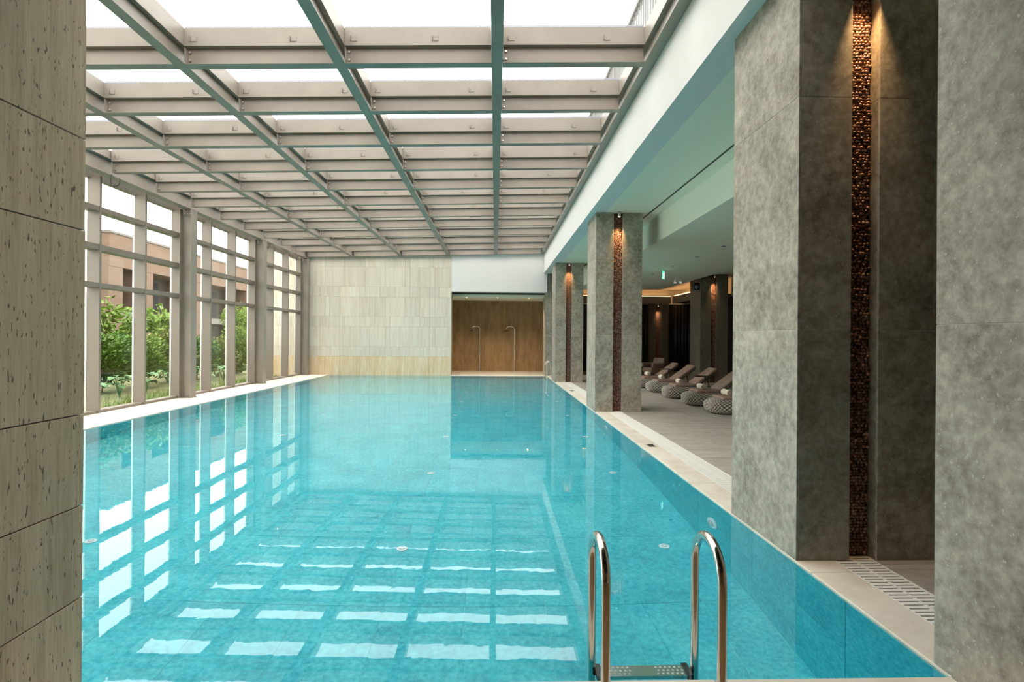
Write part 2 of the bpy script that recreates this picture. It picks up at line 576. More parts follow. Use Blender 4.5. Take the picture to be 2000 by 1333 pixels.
# ------------------------------------------------------------------ far wall of pale travertine
wf = empty('wall_far', (-5.9, 24.1, 0))
tag(wf, 'pale travertine end wall of staggered slabs', 'wall', kind='structure')
box(-10.0, YF + .02, -.15, -1.86, YF + .5, 5.75).build('backing', 'wgrout', wf)
CZ = [-.06, .79, 1.20, 2.04, 2.46, 3.29, 3.72, 4.55, 4.95, 5.75]
JX = [[247, 345, 475, 540, 640, 768, 925], [215, 345, 540, 640, 800, 930], [215, 345, 475, 540, 640, 670, 800, 930, 965],
      [215, 345, 375, 475, 572, 670, 768, 865, 930], [247, 278, 347, 475, 540, 572, 640, 768, 832, 865, 930, 965],
      [217, 347, 475, 508, 605, 705, 800, 865, 930, 990], [247, 375, 508, 640, 768, 800, 930, 965], [247, 375, 508, 640, 768, 800, 930], [310, 440, 570, 700, 830, 960]]
for r, js in enumerate(JX):
    z0, z1 = CZ[r], CZ[r + 1]
    cuts = [-7.92 + (j - 130) * 6.004 / 933 for j in js]
    left = cuts[0]
    ext = []
    while left > -9.9:
        left -= random.choice((.62, .83))
        ext.append(max(left, -10.0))
    cuts = ext[::-1] + cuts + [-1.86]
    for a, b in zip(cuts[:-1], cuts[1:]):
        if b - a < .03: continue
        pr_ = random.uniform(0, .003)
        inst(tile_mesh('travertine_slab', b - a - .004, .03, z1 - z0 - .004, 'travtan' if r == 0 else 'trav', .002),
             'travertine_slab', ((a + b) / 2, YF + .012 - pr_, (z0 + z1) / 2), wf)
bw = box(-1.86, YF, 3.55, 2.20, YF + .5, 5.75).build('wall_bulkhead', 'white')
tag(bw, 'white plaster bulkhead above the shower niche opening', 'wall', kind='structure')

# shower niche
wn = empty('wall_niche', (0, 27.45, 0))
tag(wn, 'brown stone back wall of the shower niche', 'wall', kind='structure')
box(-2.6, 27.44, -.1, 2.6, 27.7, 3.9).build('backing', 'recess', wn)
for k in range(5):
    inst(tile_mesh('brown_slab', .996, .03, 3.6, 'brown', .002), 'brown_slab', (-2.0 + 1.0 * k, 27.42, 1.80), wn)
tag(box(-2.6, YF + .5, 0, -2.1, 27.44, 3.9).build('wall_niche_left', 'trav'), 'plain left side wall of the shower niche', 'wall', kind='structure')
tag(box(-2.1, YF + .5, 0, -1.86, YF + .52, 3.9).build('trim_1', 'trav'), 'narrow return edge of the niche opening', 'trim', kind='structure')
cn = empty('ceiling', (0, 25.8, 3.42))
tag(cn, 'white lowered ceiling inside the shower niche', 'ceiling', kind='structure')
box(-2.1, 24.75, 3.40, 2.4, 27.41, 3.50).build('panel', 'ceil', cn)
box(-2.6, 24.4, 3.62, 2.6, 27.7, 3.90).build('slot_back', 'ceil', cn)
box(-2.1, 24.76, 3.50, 2.4, 24.80, 3.62).build('slot_end', 'black', cn)
box(-2.1, 24.42, 3.50, 2.4, 24.45, 3.62).build('slot_lip', 'black', cn)

for k, X in enumerate((-1.3, .1, 1.5)):
    root = empty('niche_fill_light', (X, 25.3, 3.40))  # added fill lamp, no fitting seen here; brightens the brown niche wall
    tag(root, f'added unseen fill light in the shower niche ceiling, {("left", "middle", "right")[k]} of three', 'lamp', 'added fill lights in the shower niche')
    MB().lathe([(.045, -.004), (.055, -.004), (.055, -.0005)], 16).local('ring', 'cap', root)
    MB().lathe([(.040, -.005), (.040, -.0042)], 16).local('lens', 'lens', root)
    ld = bpy.data.lights.new('niche_fill_bulb', 'SPOT')
    ld.energy, ld.color = 210, (1.0, .80, .55)
    ld.spot_size, ld.spot_blend, ld.shadow_soft_size = math.radians(120), .8, .04
    lo = bpy.data.objects.new('niche_fill_bulb', ld)
    COL.objects.link(lo)
    lo.parent = root
    lo.location = (0, 0, -.02)
def shower(X, label):
    root = empty('shower', (X, 27.18, 0))
    tag(root, label, 'shower', 'showers in the niche')
    MB().lathe([(.06, 0), (.06, .015), (.03, .03)], 16, (X, 27.18, 0)).build('base_plate', 'chrome', root, True)
    pts = [(X, 27.18, .01), (X, 27.18, 1.0), (X, 27.18, 2.02)]
    for k in range(1, 11):
        a = PI * k / 10
        pts.append((X - .20 + .20 * math.cos(a), 27.18 - .05 * k / 10, 2.02 + .13 * math.sin(a)))
    MB().tube(pts, .026, 12).build('riser_pipe', 'chrome', root, True)
    MB().lathe([(.02, .06), (.03, .03), (.12, .012), (.125, 0), (.11, -.006)][::-1], 20, (X - .40, 27.13, 1.93)).build('shower_head', 'black', root, True)
    MB().tube([(X - .40, 27.13, 1.98), (X - .40, 27.13, 2.03)], .014, 10).build('head_stem', 'chrome', root, True)
    MB().tube([(X, 27.18, 1.05), (X, 27.08, 1.05)], .030, 14).build('tap_knob', 'chrome', root, True)
shower(-.735, 'chrome shower pillar with black head, left one in the niche')
shower(.93, 'chrome shower pillar with black head, right one nearer the stone pier')

# ------------------------------------------------------------------ glass roof on steel grid
ROOF = empty('ceiling', (0, 0, 5.12))
ROOF.rotation_euler = (0, -math.atan(.0265), 0)
tag(ROOF, 'glass roof on a grid of champagne painted steel beams', 'ceiling', kind='structure')
Y0R, Y1R = 2.62, 23.88
FW, TF, HI, HB = .07, .013, .24, .21
def isec(mb, ax, lo, hi, c, fw=FW, h=HI, z=0.0, web=.006):
    def bx(u0, z0, u1, z1):
        if ax == 'y': mb.box(c + u0, lo, z + z0, c + u1, hi, z + z1)
        else: mb.box(lo, c + u0, z + z0, hi, c + u1, z + z1)
    bx(-fw, 0, fw, TF)
    bx(-web, TF, web, h - TF)
    bx(-fw, h - TF, fw, h)
    return mb
RIBS = [0.0, -2.0, -4.0, -6.0]
clip = MB().box(-.035, -.006, -.03, .035, 0, .035).box(-.045, -.03, -.03, -.039, 0, .035)
clip_me = clip.mesh('clip_bracket', 'steel')
bolt_me = MB().tube([(0, 0, 0), (0, -.022, 0)], .014, 8).mesh('bolt', 'bolt')
plate_me = MB().box(0, -.075, -.085, .012, -.006, .085).mesh('end_plate', 'steel')
def long_beam(name, X, cap=True):
    b = isec(MB(), 'y', Y0R, Y1R, X).local(name, 'steel', ROOF)
    MB().box(X - FW, Y0R, HI + .001, X + FW, Y1R, HI + HB).local('upper_box', 'steel', b)
    MB().box(X - .045, Y0R, HI + HB + .001, X + .045, Y1R, HI + HB + .035).local('glazing_cap', 'cap', b)
    return b
for X in RIBS:
    b = long_beam('longitudinal_beam', X)
XE1, XE0 = 1.975, -7.93
e1 = long_beam('longitudinal_beam', XE1)
e0 = isec(MB(), 'y', Y0R, Y1R, XE0, .10, .34, -.06, .01).local('longitudinal_beam', 'steel', ROOF)
MB().box(XE0 - .08, Y0R, .29, XE0 + .08, Y1R, HI + HB).local('upper_box', 'steel', e0)
MB().box(XGL - .06, Y0R, -.08, XGL + .06, Y1R, HI + HB + .05).local('edge_panel', 'steel', e0)
xsup = [XE0] + RIBS[::-1] + [XE1]
seg_mesh, box_mesh, cap_mesh, pane_mesh = {}, {}, {}, {}
for j, Y in enumerate(ROWS):
    for i in range(5):
        a, b = xsup[i], xsup[i + 1]
        lo = a + (.10 if i == 0 else FW) + .001
        hi = b - FW - .001
        mid = (lo + hi) / 2
        h = (hi - lo) / 2
        if i not in seg_mesh:
            m1 = MB(); isec(m1, 'x', -h, h, 0)
            seg_mesh[i] = m1.mesh('cross_beam', 'steel')
            box_mesh[i] = MB().box(-h, -FW, HI + .001, h, FW, HI + HB).mesh('upper_box', 'steel')
            cap_mesh[i] = MB().box(-h, -.05, HI + HB + .001, h, .05, HI + HB + .022).box(-h, -.035, HI + HB + .022, h, .035, HI + HB + .045).mesh('glazing_cap', 'cap')
            pane_mesh[i] = MB().box(-h - .03, .055, HI + HB + .010, h + .03, 1.445, HI + HB + .026).mesh('roof_pane', 'roofglass')
        cb = inst(seg_mesh[i], 'cross_beam', (mid, Y, 0), ROOF, local=True)
        inst(box_mesh[i], 'upper_box', (0, 0, 0), cb, local=True)
        inst(cap_mesh[i], 'glazing_cap', (0, 0, 0), cb, local=True)
        if j < len(ROWS) - 1:
            inst(pane_mesh[i], 'roof_pane', (mid, Y, 0), ROOF, local=True)
        if j >= 2:
            inst(plate_me, 'end_plate', (-h + .002, 0, HI / 2), cb, local=True)
            inst(bolt_me, 'bolt', (-h + .045, -.006, HI / 2 + .05), cb, local=True)
            inst(bolt_me, 'bolt', (-h + .045, -.006, HI / 2 - .05), cb, local=True)
            inst(clip_me, 'clip_bracket', (-h + .12, -FW, HI + .07), cb, local=True)
            inst(clip_me, 'clip_bracket', (random.uniform(.15, .75) * h, -FW, HI + .07), cb, local=True)

cab = [(-7.80, 11.66, 4.86), (-7.80, 11.64, 4.74), (-7.79, 11.63, 4.66)]
for k in range(7):
    a = PI + PI * k / 6
    cab.append((-7.70 + .09 * math.cos(a), 11.62, 4.68 + .07 * math.sin(a)))
cab.append((-7.61, 11.62, 4.78))
tag(MB().tube(cab, .009, 8).build('cable', 'black', None, True), 'short black cable looping down from the roof edge beam', 'cable')

# ------------------------------------------------------------------ steel posts and glass wall on the left
for k, Y in enumerate((5.77, 10.27, 14.77, 19.27, 23.70)):
    root = empty('steel_column', (-7.93, Y, 0))
    nm = ['standing nearest the camera', 'second from the near end', 'at the first corner of garden bushes, carrying a bolted beam joint', 'between the leafy bay and the far travertine bay', 'standing against the travertine end wall'][k]
    tag(root, f'champagne painted steel post of the glass wall, {nm}', 'column', 'steel posts along the glass wall')
    zt = 4.84
    s_ = MB()
    s_.box(-7.795, Y - .14, .014, -7.78, Y + .14, zt).box(-8.08, Y - .14, .014, -8.065, Y + .14, zt).box(-8.065, Y - .006, .014, -7.795, Y + .006, zt)
    s_.build('shaft', 'steel', root)
    box(-8.10, Y - .16, 0, -7.76, Y + .16, .014).build('base_plate', 'steel', root)
    j = box(-8.06, Y - .02, 4.70, -7.80, Y - .006, 4.838).build('joint_plate', 'steel', root)
    for z in (4.74, 4.80):
        for x in (-8.0, -7.93, -7.86):
            inst(bolt_me, 'bolt', (x, Y - .02, z), j)

win = empty('window_1', (XGL, YN, 0))
tag(win, 'tall glass wall of panes in bronze grey frames facing the garden', 'window', kind='structure')
mul = MB().bbox(-.125, -.03, 0, .125, .03, 4.86, .003).mesh('mullion', 'mullion')
fin = MB().box(-.16, -.035, 0, -.125, .035, 4.86).mesh('outer_cap', 'bolt')
for Y in ROWS:
    m_ = inst(mul, 'mullion', (-8.205, Y, 0), win)
    inst(fin, 'outer_cap', (0, 0, 0), m_, local=True)
TZ = [(2.57, 2.67), (3.335, 3.455), (4.127, 4.228)]
tr_me = {}
gz = [.07] + [z for t in TZ for z in t] + [4.86]
for a, b in zip(ROWS[:-1], ROWS[1:]):
    ym = (a + b) / 2
    for z0, z1 in TZ:
        key = round(z1 - z0, 3)
        if key not in tr_me:
            tr_me[key] = MB().bbox(-.115, -.719, -key / 2, .115, .719, key / 2, .003).mesh('transom', 'mullion')
        inst(tr_me[key], 'transom', (-8.205, ym, (z0 + z1) / 2), win)
    if 'sill' not in tr_me:
        tr_me['sill'] = MB().bbox(-.115, -.719, 0, .10, .719, .055, .004).mesh('sill_rail', 'mullion')
    inst(tr_me['sill'], 'sill_rail', (-8.205, ym, 0.0), win)
    for q in range(4):
        z0, z1 = gz[2 * q] - .01, gz[2 * q + 1] + .01
        key = ('pane', round(z1 - z0, 3))
        if key not in tr_me:
            tr_me[key] = MB().box(-.006, -.735, -(z1 - z0) / 2, .006, .735, (z1 - z0) / 2).mesh('window_pane', 'glass')
        inst(tr_me[key], 'window_pane', (XGL + .005, ym, (z0 + z1) / 2), win)

# ------------------------------------------------------------------ near end walls (camera stands in the opening)
wl = empty('wall_near_left', (-1.863, 1.9, 0))
tag(wl, 'olive grey travertine wall end beside the near pool edge', 'wall', kind='structure')
box(-9.0, 1.2, -.1, -1.89, 2.58, 5.8).build('backing', 'wgrout', wl)
zc = [0, .413, .829, 1.24, 2.073, 2.484, 3.317, 3.73, 4.56]
for z0, z1 in zip(zc[:-1], zc[1:]):
    inst(tile_mesh('travertine_slab', .03, 1.396, z1 - z0 - .005, 'travdark', .002), 'travertine_slab', (-1.878, 1.90, (z0 + z1) / 2), wl)
    for k in range(6):
        inst(tile_mesh('travertine_slab', 1.18, .03, z1 - z0 - .005, 'travdark', .002), 'travertine_slab', (-1.863 - 1.184 * (k + .5), 2.60, (z0 + z1) / 2), wl)
wr = empty('wall_near_right', (2.7, 2.0, 0))
tag(wr, 'mottled grey limestone wall end at the right of the near pool edge', 'wall', kind='structure')
box(2.190, .6, -.1, 3.3, 2.729, 5.8).build('backing', 'grout', wr)
for z0, z1 in ((0, 1.68), (1.68, 3.365), (3.365, 4.366)):
    inst(tile_mesh('stone_panel', .014, 2.13, z1 - z0 - .004, 'col', .001), 'stone_panel', (2.194, 1.666, (z0 + z1) / 2), wr)
    inst(tile_mesh('stone_panel', 1.10, .014, z1 - z0 - .004, 'darkwall', .001), 'stone_panel', (2.75, 2.725, (z0 + z1) / 2), wr)  # unseen face coloured dark to cut bounced light on the nearest column
tag(box(-1.89, 1.8, 3.55, 2.2, 2.58, 5.8).build('wall_near_lintel', 'brown'), 'brown stone lintel over the near opening', 'wall', kind='structure')
tag(box(-9.0, -6, 3.55, 11.2, 1.8, 3.75).build('ceiling', 'darkwall'), 'dark ceiling of the lobby behind the near opening', 'ceiling', kind='structure')
tag(box(-9.0, -6.2, 0, 11.2, -6.0, 3.75).build('wall_lobby', 'brown'), 'brown stone back wall of the lobby', 'wall', kind='structure')
tag(box(-5.0, -6, 0, -4.8, 1.2, 3.55).build('wall_lobby_left', 'brown'), 'brown stone left wall of the lobby', 'wall', kind='structure')

# ------------------------------------------------------------------ right side: fascia, soffits, lounge shell
tag(box(2.05, 2.58, ZSOF, 2.40, YF + .5, 5.75).build('trim_2', 'white'), 'broad white plaster fascia above the stone columns', 'fascia', kind='structure')
cl = empty('ceiling', (3, 12, ZSOF))
tag(cl, 'white plaster ceiling over the lounge with a lowered panel', 'ceiling', kind='structure')
box(2.40, 1.8, ZSOF, 3.62, 24.7, ZSOF + .15).build('soffit', 'ceil', cl)
box(3.62, 1.8, 3.78, 3.70, 24.72, ZSOF + .15).build('step_face', 'ceil', cl)
box(3.70, 1.8, 3.78, 7.30, 24.72, 3.90).build('lowered_panel', 'ceil', cl)
box(7.30, 1.8, 4.00, 11.2, 29.0, 4.12).build('rear_panel', 'ceil', cl)
box(7.30, 1.8, 3.86, 7.34, 24.72, 4.00).build('shadow_gap', 'black', cl)
box(2.40, 24.72, 4.00, 7.30, 29.0, 4.12).build('cove_top', 'ceil', cl)
box(2.40, 24.72, 3.90, 7.30, 24.74, 4.00).build('cove_lip', 'ceil', cl)
tag(box(2.40, 1.8, 5.55, 11.4, 29.2, 5.75).build('ceiling_slab', 'white'), 'flat concrete roof slab above the lounge', 'roof', kind='structure')
tag(box(3.350, 5.0, ZSOF - .004, 3.385, 24.5, ZSOF - .0005).build('air_slot', 'black'), 'long thin black air slot in the soffit behind the columns', 'vent')
vl = empty('trim_3', (5, 27.2, 3.32))
tag(vl, 'dark valance hiding a warm light strip at the back of the lounge', 'trim', kind='structure')
box(2.6, 27.05, 3.32, 8.5, 27.12, 3.66).build('valance', 'bldggrey', vl)
box(2.6, 27.12, 3.32, 8.5, 27.58, 3.38).build('valance_shelf', 'bldggrey', vl)
box(8.57, 21.70, 3.32, 8.64, 27.05, 3.66).build('side_valance', 'bldggrey', vl)
box(8.64, 21.70, 3.32, 9.2, 27.05, 3.38).build('side_shelf', 'bldggrey', vl)
tag(box(2.6, 27.14, 3.655, 8.5, 27.18, 3.69).build('light_strip', 'led'), 'warm light strip glowing behind the valance at the rear wall', 'lamp')
tag(box(8.66, 21.75, 3.655, 8.70, 27.05, 3.715).build('light_strip', 'led'), 'warm light strip behind the side valance right of the rear pillar', 'lamp')
tag(box(9.2, 21.7, 3.32, 9.35, 27.68, 4.0).build('wall_cove_side', 'ceil'), 'pale side wall band lit by the warm strip', 'wall', kind='structure')
tag(box(2.4, 27.68, 3.32, 11.2, 27.9, 4.06).build('wall_cove', 'ceil'), 'pale wall band lit by the warm strip', 'wall', kind='structure')
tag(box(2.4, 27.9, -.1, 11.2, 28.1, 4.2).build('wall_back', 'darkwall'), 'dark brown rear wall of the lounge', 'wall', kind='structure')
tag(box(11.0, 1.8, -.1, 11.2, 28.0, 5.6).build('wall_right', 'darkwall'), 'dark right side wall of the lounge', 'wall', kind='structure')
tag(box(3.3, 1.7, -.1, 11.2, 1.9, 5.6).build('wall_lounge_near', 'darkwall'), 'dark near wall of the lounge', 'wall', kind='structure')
tag(box(2.4, 25.2, 0, 2.6, 27.9, 4.2).build('wall_niche_right', 'col'), 'stone wall between shower niche and lounge', 'wall', kind='structure')

def curtain(x0, x1, Y, z1, label):
    n = int((x1 - x0) / .02)
    vs, fs = [], []
    for i in range(n + 1):
        x = x0 + (x1 - x0) * i / n
        y = Y + .035 * math.sin(x * 38) + .012 * math.sin(x * 91)
        for z in (0.02, z1):
            vs += [(x, y, z), (x, y + .006, z)]
    for i in range(n):
        a, b = 4 * i, 4 * i + 4
        fs += [(a, b, b + 2, a + 2), (b + 1, a + 1, a + 3, b + 3), (a + 2, b + 2, b + 3, a + 3), (b, a, a + 1, b + 1)]
    tag(MB().add(vs, fs).build('curtain', 'black', None, True), label, 'curtain')
curtain(8.7, 10.9, 27.40, 3.3, 'black pleated curtain at the right end of the rear wall')
curtain(5.2, 7.4, 27.40, 3.3, 'black pleated curtain under the valance beside the rear pillar')

# balustrade on the flat roof
bal = empty('roof_balustrade', (2.6, 14, 5.75))
tag(bal, 'pale grey balustrade of thin upright bars on the flat roof', 'railing')
box(2.50, 3, 7.60, 2.60, 26, 7.68).build('top_rail', 'balu', bal)
box(2.52, 3, 5.85, 2.58, 26, 5.91).build('bottom_rail', 'balu', bal)
bar_me = MB().box(-.012, -.025, 0, .012, .025, 1.70).mesh('upright_bar', 'balu')
for k in range(150):
    inst(bar_me, 'upright_bar', (2.55, 3.1 + .152 * k, 5.905), bal)
for Y in (3.0, 8.7, 14.4, 20.1, 25.9):
    box(2.52, Y, 5.75, 2.58, Y + .06, 7.6).build('post', 'balu', bal)

# ------------------------------------------------------------------ stone columns with pebble strips
CW, CD, NW, ND = 1.026, 1.11, .205, .10
def pebble_mesh(zt):
    mb = MB()
    z = .02
    row = 0
    while z < zt:
        x = -NW / 2 + .012 + (row % 2) * .012
        while x < NW / 2 - .006:
            a = random.uniform(.015, .021)
            b = random.uniform(.011, .016)
            R = Euler((random.uniform(-.3, .3), random.uniform(-.9, .9), random.uniform(-.4, .4))).to_matrix()
            mb.ball((x, random.uniform(-.006, .008), z), (a, .016, b), R, 7, 4)
            x += a * 1.55
        z += .0225
        row += 1
    return mb.mesh('pebble_infill', 'pebble', True)
PEB = {}
def spot(X, Y, z, energy, label):
    root = empty('spotlight', (X, Y, z))
    tag(root, label, 'lamp', 'spotlights above the pebble strips')
    MB().lathe([(.022, -.11), (.035, -.11), (.035, -.03), (.012, -.03), (.012, -.008), (.045, -.008), (.045, -.001)], 16).local('housing', 'bolt', root, True)
    MB().lathe([(.020, -.112), (.020, -.109)], 12).local('lens', 'lens', root)
    ld = bpy.data.lights.new('spot_bulb', 'SPOT')
    ld.energy = energy * 2.8
    ld.color = (1.0, .60, .26)
    ld.spot_size = math.radians(50)
    ld.spot_blend = 1.0
    ld.shadow_soft_size = .02
    lo = bpy.data.objects.new('spot_bulb', ld)
    COL.objects.link(lo)
    lo.parent = root
    lo.location = (0, 0, -.13)
    lo.rotation_euler = (math.radians(14), 0, 0)

def column(X, Y, zt, label, strip=True, energy=30, spot_label=None, courses=(0, 1.675, 3.365), zspot=None, skin='col'):
    root = empty('stone_column', (X + CW / 2, Y + CD / 2, 0))
    tag(root, label, 'column', 'stone columns')
    xc = X + CW / 2 - .018
    g = .0025
    core = MB()
    if strip:
        core.box(X + g, Y + ND + .03, 0, X + CW - g, Y + CD - g, zt)
        core.box(X + g, Y + g, 0, xc - NW / 2 - g, Y + ND + .029, zt).box(xc + NW / 2 + g, Y + g, 0, X + CW - g, Y + ND + .03, zt)
    else:
        core.box(X + g, Y + g, 0, X + CW - g, Y + CD - g, zt)
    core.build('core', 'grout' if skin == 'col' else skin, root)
    zs = [z for z in courses if z < zt - .1] + [zt]
    for z0, z1 in zip(zs[:-1], zs[1:]):
        h, zm = z1 - z0 - .004, (z0 + z1) / 2
        def pn(x0, y0, x1, y1):
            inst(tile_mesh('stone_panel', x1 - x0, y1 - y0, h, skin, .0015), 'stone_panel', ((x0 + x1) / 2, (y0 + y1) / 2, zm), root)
        pn(X, Y, X + .02, Y + CD)
        pn(X + CW - .02, Y, X + CW, Y + CD)
        pn(X + .021, Y + CD - .02, X + CW - .021, Y + CD)
        if strip:
            pn(X + .021, Y, xc - NW / 2, Y + .02)
            pn(xc + NW / 2, Y, X + CW - .021, Y + .02)
            pn(xc - NW / 2 - .02, Y + .021, xc - NW / 2, Y + ND + .03)
            pn(xc + NW / 2, Y + .021, xc + NW / 2 + .02, Y + ND + .03)
        else:
            pn(X + .021, Y, X + CW - .021, Y + .02)
    if strip:
        box(xc - NW / 2, Y + ND + .012, 0, xc + NW / 2, Y + ND + .03, zt).build('niche_back', 'recess', root)
        key = round(zt, 2)
        if key not in PEB: PEB[key] = pebble_mesh(zt - .02)
        p = inst(PEB[key], 'pebble_infill', (xc, Y + ND + .004, 0), root)
        p['kind'] = 'stuff'
        if spot_label:
            spot(xc, Y - .07, zspot or zt, energy, spot_label)
column(2.187, 4.013, ZSOF, 'massive grey stone column with pebble strip, nearest to the ladder', True, 45, 'small warm spotlight above the nearest pebble strip')
column(2.187, 12.26, ZSOF, 'grey stone column with glowing pebble strip, middle of the poolside row', True, 45, 'small warm spotlight on the soffit above the middle column')
column(2.187, 20.50, ZSOF, 'grey stone column with pebble strip, last of the poolside row', True, 45, 'small warm spotlight above the last poolside column')
column(2.14, 24.1, ZSOF, 'plain grey stone pier at the right edge of the shower opening', False)
column(7.54, 20.50, 4.0, 'dark stone column with pebble strip behind the loungers', True, 34, 'small warm spotlight above the column behind the loungers', skin='coldark')
column(7.54, 12.26, 4.0, 'dark stone column in the lounge hidden behind the nearest column', True, 30, 'small warm spotlight above the hidden lounge column', skin='coldark')
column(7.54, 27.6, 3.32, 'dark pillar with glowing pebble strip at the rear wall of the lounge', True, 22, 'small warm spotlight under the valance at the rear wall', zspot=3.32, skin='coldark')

# ------------------------------------------------------------------ pool ladders
def arch(p0, p1, ztop, zlow0, zlow1, n=14):
    """rail from the water leg p0 up and over to the deck leg p1"""
    p0, p1 = Vector((*p0, 0)), Vector((*p1, 0))
    rr = (p1 - p0).length / 2
    c = (p0 + p1) / 2
    d = (p1 - p0).normalized()
    pts = [p0 + Vector((0, 0, zlow0 + (ztop - rr - zlow0) * k / 5)) for k in range(6)]
    for k in range(1, n):
        a = PI - PI * k / n
        pts.append(c + d * rr * math.cos(a) + Vector((0, 0, ztop - rr + rr * math.sin(a))))
    pts += [p1 + Vector((0, 0, ztop - rr + (zlow1 - ztop + rr) * k / 5)) for k in range(6)]
    return pts
def ladder(name_label, rails, zt, treads):
    root = empty('pool_ladder', ((rails[0][1][0] + rails[1][1][0]) / 2, (rails[0][1][1] + rails[1][1][1]) / 2, 0))
    tag(root, name_label, 'ladder', 'pool ladders')
    for p0, p1 in rails:
        r = MB().tube(arch(p0, p1, zt, -1.15, 0.0), .021, 18).build('handrail', 'chrome', root, True)
        MB().lathe([(.05, 0), (.05, .008), (.026, .02)], 18, (p1[0], p1[1], 0)).build('floor_collar', 'chrome', r, True)
    for z in treads:
        (ax, ay), (bx_, by) = rails[0][0], rails[1][0]
        dx, dy = bx_ - ax, by - ay
        L = math.hypot(dx, dy)
        ux, uy = dx / L, dy / L
        nxv, nyv = -uy, ux
        cx, cy = (ax + bx_) / 2, (ay + by) / 2
        rz = math.atan2(dy, dx)
        t = MB().obox((cx, cy, z - .012), (L - .06, .085, .018), (0, 0, rz)).build('tread', 'chrome', root)
        MB().obox((cx - nxv * .045, cy - nyv * .045, z - .016), (L - .06, .006, .032), (0, 0, rz)).build('tread_lip', 'chrome', t)
        studs = MB()
        for i in range(17):
            if 6 <= i <= 10: continue
            for q in (-1, 0, 1):
                s = (-8 + i) * .0235 + (.008 if q == 0 else 0)
                studs.lathe([(.007, 0), (.005, .004), (.001, .005)], 8, (cx + ux * s + nxv * q * .026, cy + uy * s + nyv * q * .026, z - .003))
        tag(studs.build('grip_studs', 'inlet', t), kind='stuff')
        for e in (-1, 1):
            MB().obox((cx + ux * e * (L / 2 - .035), cy + uy * e * (L / 2 - .035), z - .014), (.03, .105, .045), (0, 0, rz)).build('end_bracket', 'black', t)
ladder('polished steel pool ladder with two arched handrails at the near edge', [((.481, 2.74), (.487, 2.42)), ((.989, 2.74), (.995, 2.42))], .685, (-.035, -.30, -.57, -.84))
ladder('slim polished steel pool ladder at the far right corner', [((2.06, 22.45), (2.30, 22.45)), ((2.06, 22.95), (2.30, 22.95))], .66, (-.06, -.32, -.58))

# small plates let into the coping
for Y, lb in ((8.38, 'small grey grille plate let into the coping near the grating slots'), (17.09, 'small grey grille plate let into the coping between middle and last column')):
    root = empty('coping_plate', (2.345, Y, 0))
    tag(root, lb, 'plate', 'grille plates in the coping')
    box(2.285, Y - .11, 0, 2.405, Y + .11, .004).build('plate', 'bolt', root)
    for k in range(5):
        box(2.30, Y - .09 + .04 * k, .004, 2.39, Y - .07 + .04 * k, .006).build('slit', 'black', root)

# ------------------------------------------------------------------ loungers, towels, tables
def make_pod():
    nu, nv = 192, 30
    a, b, h = .66, .40, .165
    vs, st, fs = [], [], []
    for j in range(nv + 1):
        t = j / nv
        ph = -PI * .42 + PI * .84 * t
        rr = math.cos(ph) ** .34
        z = h + h * math.copysign(abs(math.sin(ph)) ** .8, math.sin(ph)) / (math.sin(PI * .42) ** .8)
        for i in range(nu):
            th = 2 * PI * i / nu
            c, s = math.cos(th), math.sin(th)
            e = .56
            w = math.sin(i * PI / 1.5 + (j % 2) * PI) * .5 + .5
            k = (i // 3 + j // 2) % 2
            d = .014 * (1 if k else -1) * (.6 + .4 * w)
            x = (a * rr + d) * math.copysign(abs(c) ** e, c)
            y = (b * rr + d) * math.copysign(abs(s) ** e, s)
            vs.append((a + x, y, z))
            st.append(.22 + .48 * k + .25 * w)
    for j in range(nv):
        for i in range(nu):
            fs.append((j * nu + i, j * nu + (i + 1) % nu, (j + 1) * nu + (i + 1) % nu, (j + 1) * nu + i))
    fs.append(tuple(range(nu))[::-1])
    fs.append(tuple(nv * nu + i for i in range(nu)))
    me = MB().add(vs, fs).mesh('wicker_base', 'wicker')
    at = me.attributes.new('strand', 'FLOAT', 'POINT')
    at.data.foreach_set('value', st)
    return me

def pad(L_, Wd, T, n=10, e=.035):
    """soft rounded cushion from x=0..L, y centred, z=0..T"""
    mb = MB()
    prof = []
    k = 5
    for i in range(k + 1):
        a = -PI / 2 + PI * i / k
        prof.append((math.cos(a), math.sin(a)))
    vs, fs = [], []
    ring = []
    r = .06
    for cx, cy, a0 in ((L_ - r, Wd / 2 - r, 0), (r, Wd / 2 - r, PI / 2), (r, -Wd / 2 + r, PI), (L_ - r, -Wd / 2 + r, 1.5 * PI)):
        for q in range(6):
            a = a0 + PI / 2 * q / 5
            ring.append((cx, cy, math.cos(a), math.sin(a)))
    m = len(ring)
    for c, s in prof:
        for cx, cy, ux, uy in ring:
            rad = r - e + e * c
            vs.append((cx + ux * rad, cy + uy * rad, T / 2 + T / 2 * s))
    for j in range(k):
        for i in range(m):
            fs.append((j * m + i, j * m + (i + 1) % m, (j + 1) * m + (i + 1) % m, (j + 1) * m + i))
    fs.append(tuple(range(m))[::-1])
    fs.append(tuple(k * m + i for i in range(m)))
    return vs, fs

